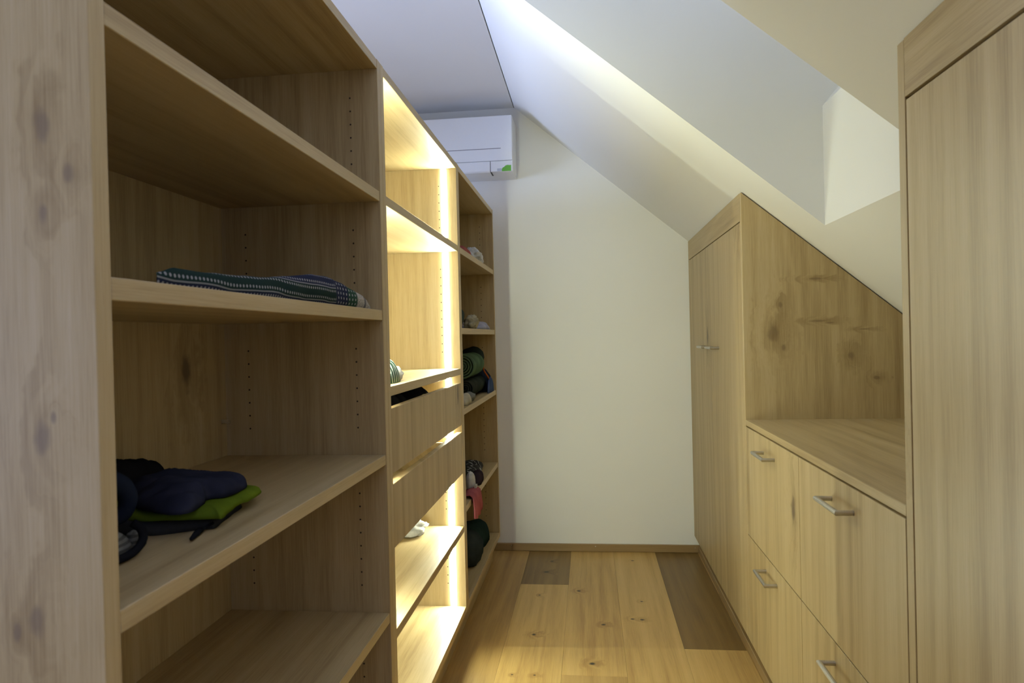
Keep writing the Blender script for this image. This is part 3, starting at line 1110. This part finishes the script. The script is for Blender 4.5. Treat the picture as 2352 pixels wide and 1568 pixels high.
Z3 = .9145
cloth('dark_towel', roll((-.565, 3.02, Z3 + .048), (0, 1, 0), .047, .38, 4.0, 3), fabric('dark_olive_terry', (0.042, 0.050, 0.040), None, 14),
      'dark rolled towel lying under the green one', 'towel')
cloth('green_towel', roll((-.572, 3.00, Z3 + .152), (-.03, 1, 0), .060, .36, 4.5, 8), fabric('sage_green_terry', (0.105, 0.165, 0.095), (0.07, 0.115, 0.07), 14),
      'sage green rolled towel with its spiral end showing', 'towel')
cloth('dark_hat', crumple((-.600, 3.44, Z3 + .132), (.066, .055, .055), 23, .16, 1.5), fabric('dark_green_felt', (0.030, 0.040, 0.036), None, 12),
      'dark round hat perched above the navy clothes', 'hat')
cloth('navy_sweater', slab([(-.510, 3.42), (-.506, 3.48), (-.515, 3.522), (-.60, 3.528), (-.68, 3.50), (-.68, 3.41), (-.56, 3.395)], Z3, .115, 25, .18), fabric('dark_navy_knit', (0.024, 0.030, 0.042), None, 12),
      'dark navy sweater stacked in the far corner', 'sweater')
cloth('blue_scarf', slab([(-.498, 3.33), (-.496, 3.41), (-.500, 3.49), (-.507, 3.50), (-.512, 3.42), (-.508, 3.33)], Z3, .062, 27, .35), fabric('steel_blue_cotton', (0.07, 0.10, 0.20), None, 14),
      'steel blue scarf in front of the navy sweater', 'scarf')
cloth('orange_string', cord([(-.560, 3.400, Z3 + .158), (-.540, 3.385, Z3 + .140), (-.530, 3.375, Z3 + .112), (-.520, 3.372, Z3 + .095), (-.512, 3.38, Z3 + .080), (-.508, 3.388, Z3 + .068)], .004, 8), fabric('orange_cord', (0.42, 0.11, 0.03), None, 30),
      'orange cord dangling beside the green towel', 'cord')
cloth('grey_bag', crumple((-.530, 2.93, Z3), (.026, .080, .022), 29, .25), fabric('light_grey_nylon', (0.20, 0.205, 0.19), None, 14),
      'light grey bundle lying before the dark towel', 'bag')
cloth('cream_sock', slab([(-.503, 2.72), (-.500, 2.78), (-.503, 2.835), (-.525, 2.85), (-.545, 2.79), (-.53, 2.71)], Z3, .045, 31, .15, 2.5), fabric('cream_wool', (0.46, 0.43, 0.34), None, 24),
      'cream sock at the front edge of the third shelf', 'sock')

Z5 = .5305
pm, pnt, pb = new_mat('black_white_lines_cotton')
px, py, pz = coords(pnt)
wv = ((px * 30.0 + noise2(pnt, px * 14.0, py * 14.0, 1) * 3.0 + py * 8.0).frac() - 0.5).abs().remap(0.05, 0.09, 0.85, 0.0)
pnt.links.new(mixc(pnt, wv, (0.012, 0.012, 0.014), (0.45, 0.45, 0.44)), pb.inputs['Base Color'])
pb.inputs['Roughness'].default_value = 0.9
cloth('patterned_top', slab([(-.560, 3.10), (-.545, 3.22), (-.548, 3.36), (-.57, 3.47), (-.66, 3.46), (-.68, 3.25), (-.64, 3.08)], Z5, .034, 33, .3), pm,
      'black top with thin white lines on the fourth shelf', 'clothing')
cloth('felt_hat', crumple((-.610, 2.985, Z5 + .001), (.052, .055, .085), 35, .15, 1.5), fabric('black_felt', (0.020, 0.023, 0.022), None, 14),
      'black felt hat standing on the fourth shelf', 'hat')
cloth('white_sock_ball', crumple((-.522, 2.88, Z5 + .001), (.020, .035, .045), 37, .15, 1.4), white_c, 'balled white sock beside the black felt hat', 'sock')
cloth('maroon_shirt', slab([(-.502, 2.98), (-.500, 3.06), (-.506, 3.15), (-.535, 3.18), (-.56, 3.10), (-.55, 2.98)], Z5, .040, 39, .35), fabric('dark_maroon_cotton', (0.050, 0.034, 0.040), None, 12),
      'dark maroon shirt at the front of the fourth shelf', 'shirt')
pk = thing('pink_scarf', 'pink scarf hanging over the front of the fourth shelf', 'scarf', (-.50, 2.80, Z5))
pth = [(-.535, Z5 + .004), (-.515, Z5 + .012), (-.498, Z5 + .013), (-.489, Z5 + .004), (-.487, Z5 - .012), (-.486, Z5 - .035), (-.486, Z5 - .058), (-.487, Z5 - .078)]
obj('drape', ribbon(pth, 2.72, 2.88, .006, 4, .006), fabric('dusty_pink_cotton', (0.40, 0.115, 0.125), (0.30, 0.085, 0.10), 14), pk, smooth=True)
obj('label_tab', MB().box(-.5005, -.492, 2.842, 2.875, Z5 + .018, Z5 + .030), white_c, pk, label='small white label')

Z6 = .1555
cloth('dark_green_cloth', slab([(-.545, 3.26), (-.53, 3.36), (-.54, 3.48), (-.60, 3.51), (-.68, 3.44), (-.67, 3.28), (-.60, 3.22)], Z6, .095, 41, .2), fabric('bottle_green_cotton', (0.022, 0.040, 0.036), None, 12),
      'dark green cloth heaped at the back of the bottom shelf', 'cloth')
cloth('dark_bag', crumple((-.565, 3.06, Z6), (.058, .12, .080), 43, .14, 1.4), fabric('charcoal_green_nylon', (0.040, 0.050, 0.050), None, 12),
      'dark bag slumped on the bottom shelf of the farthest unit', 'bag')
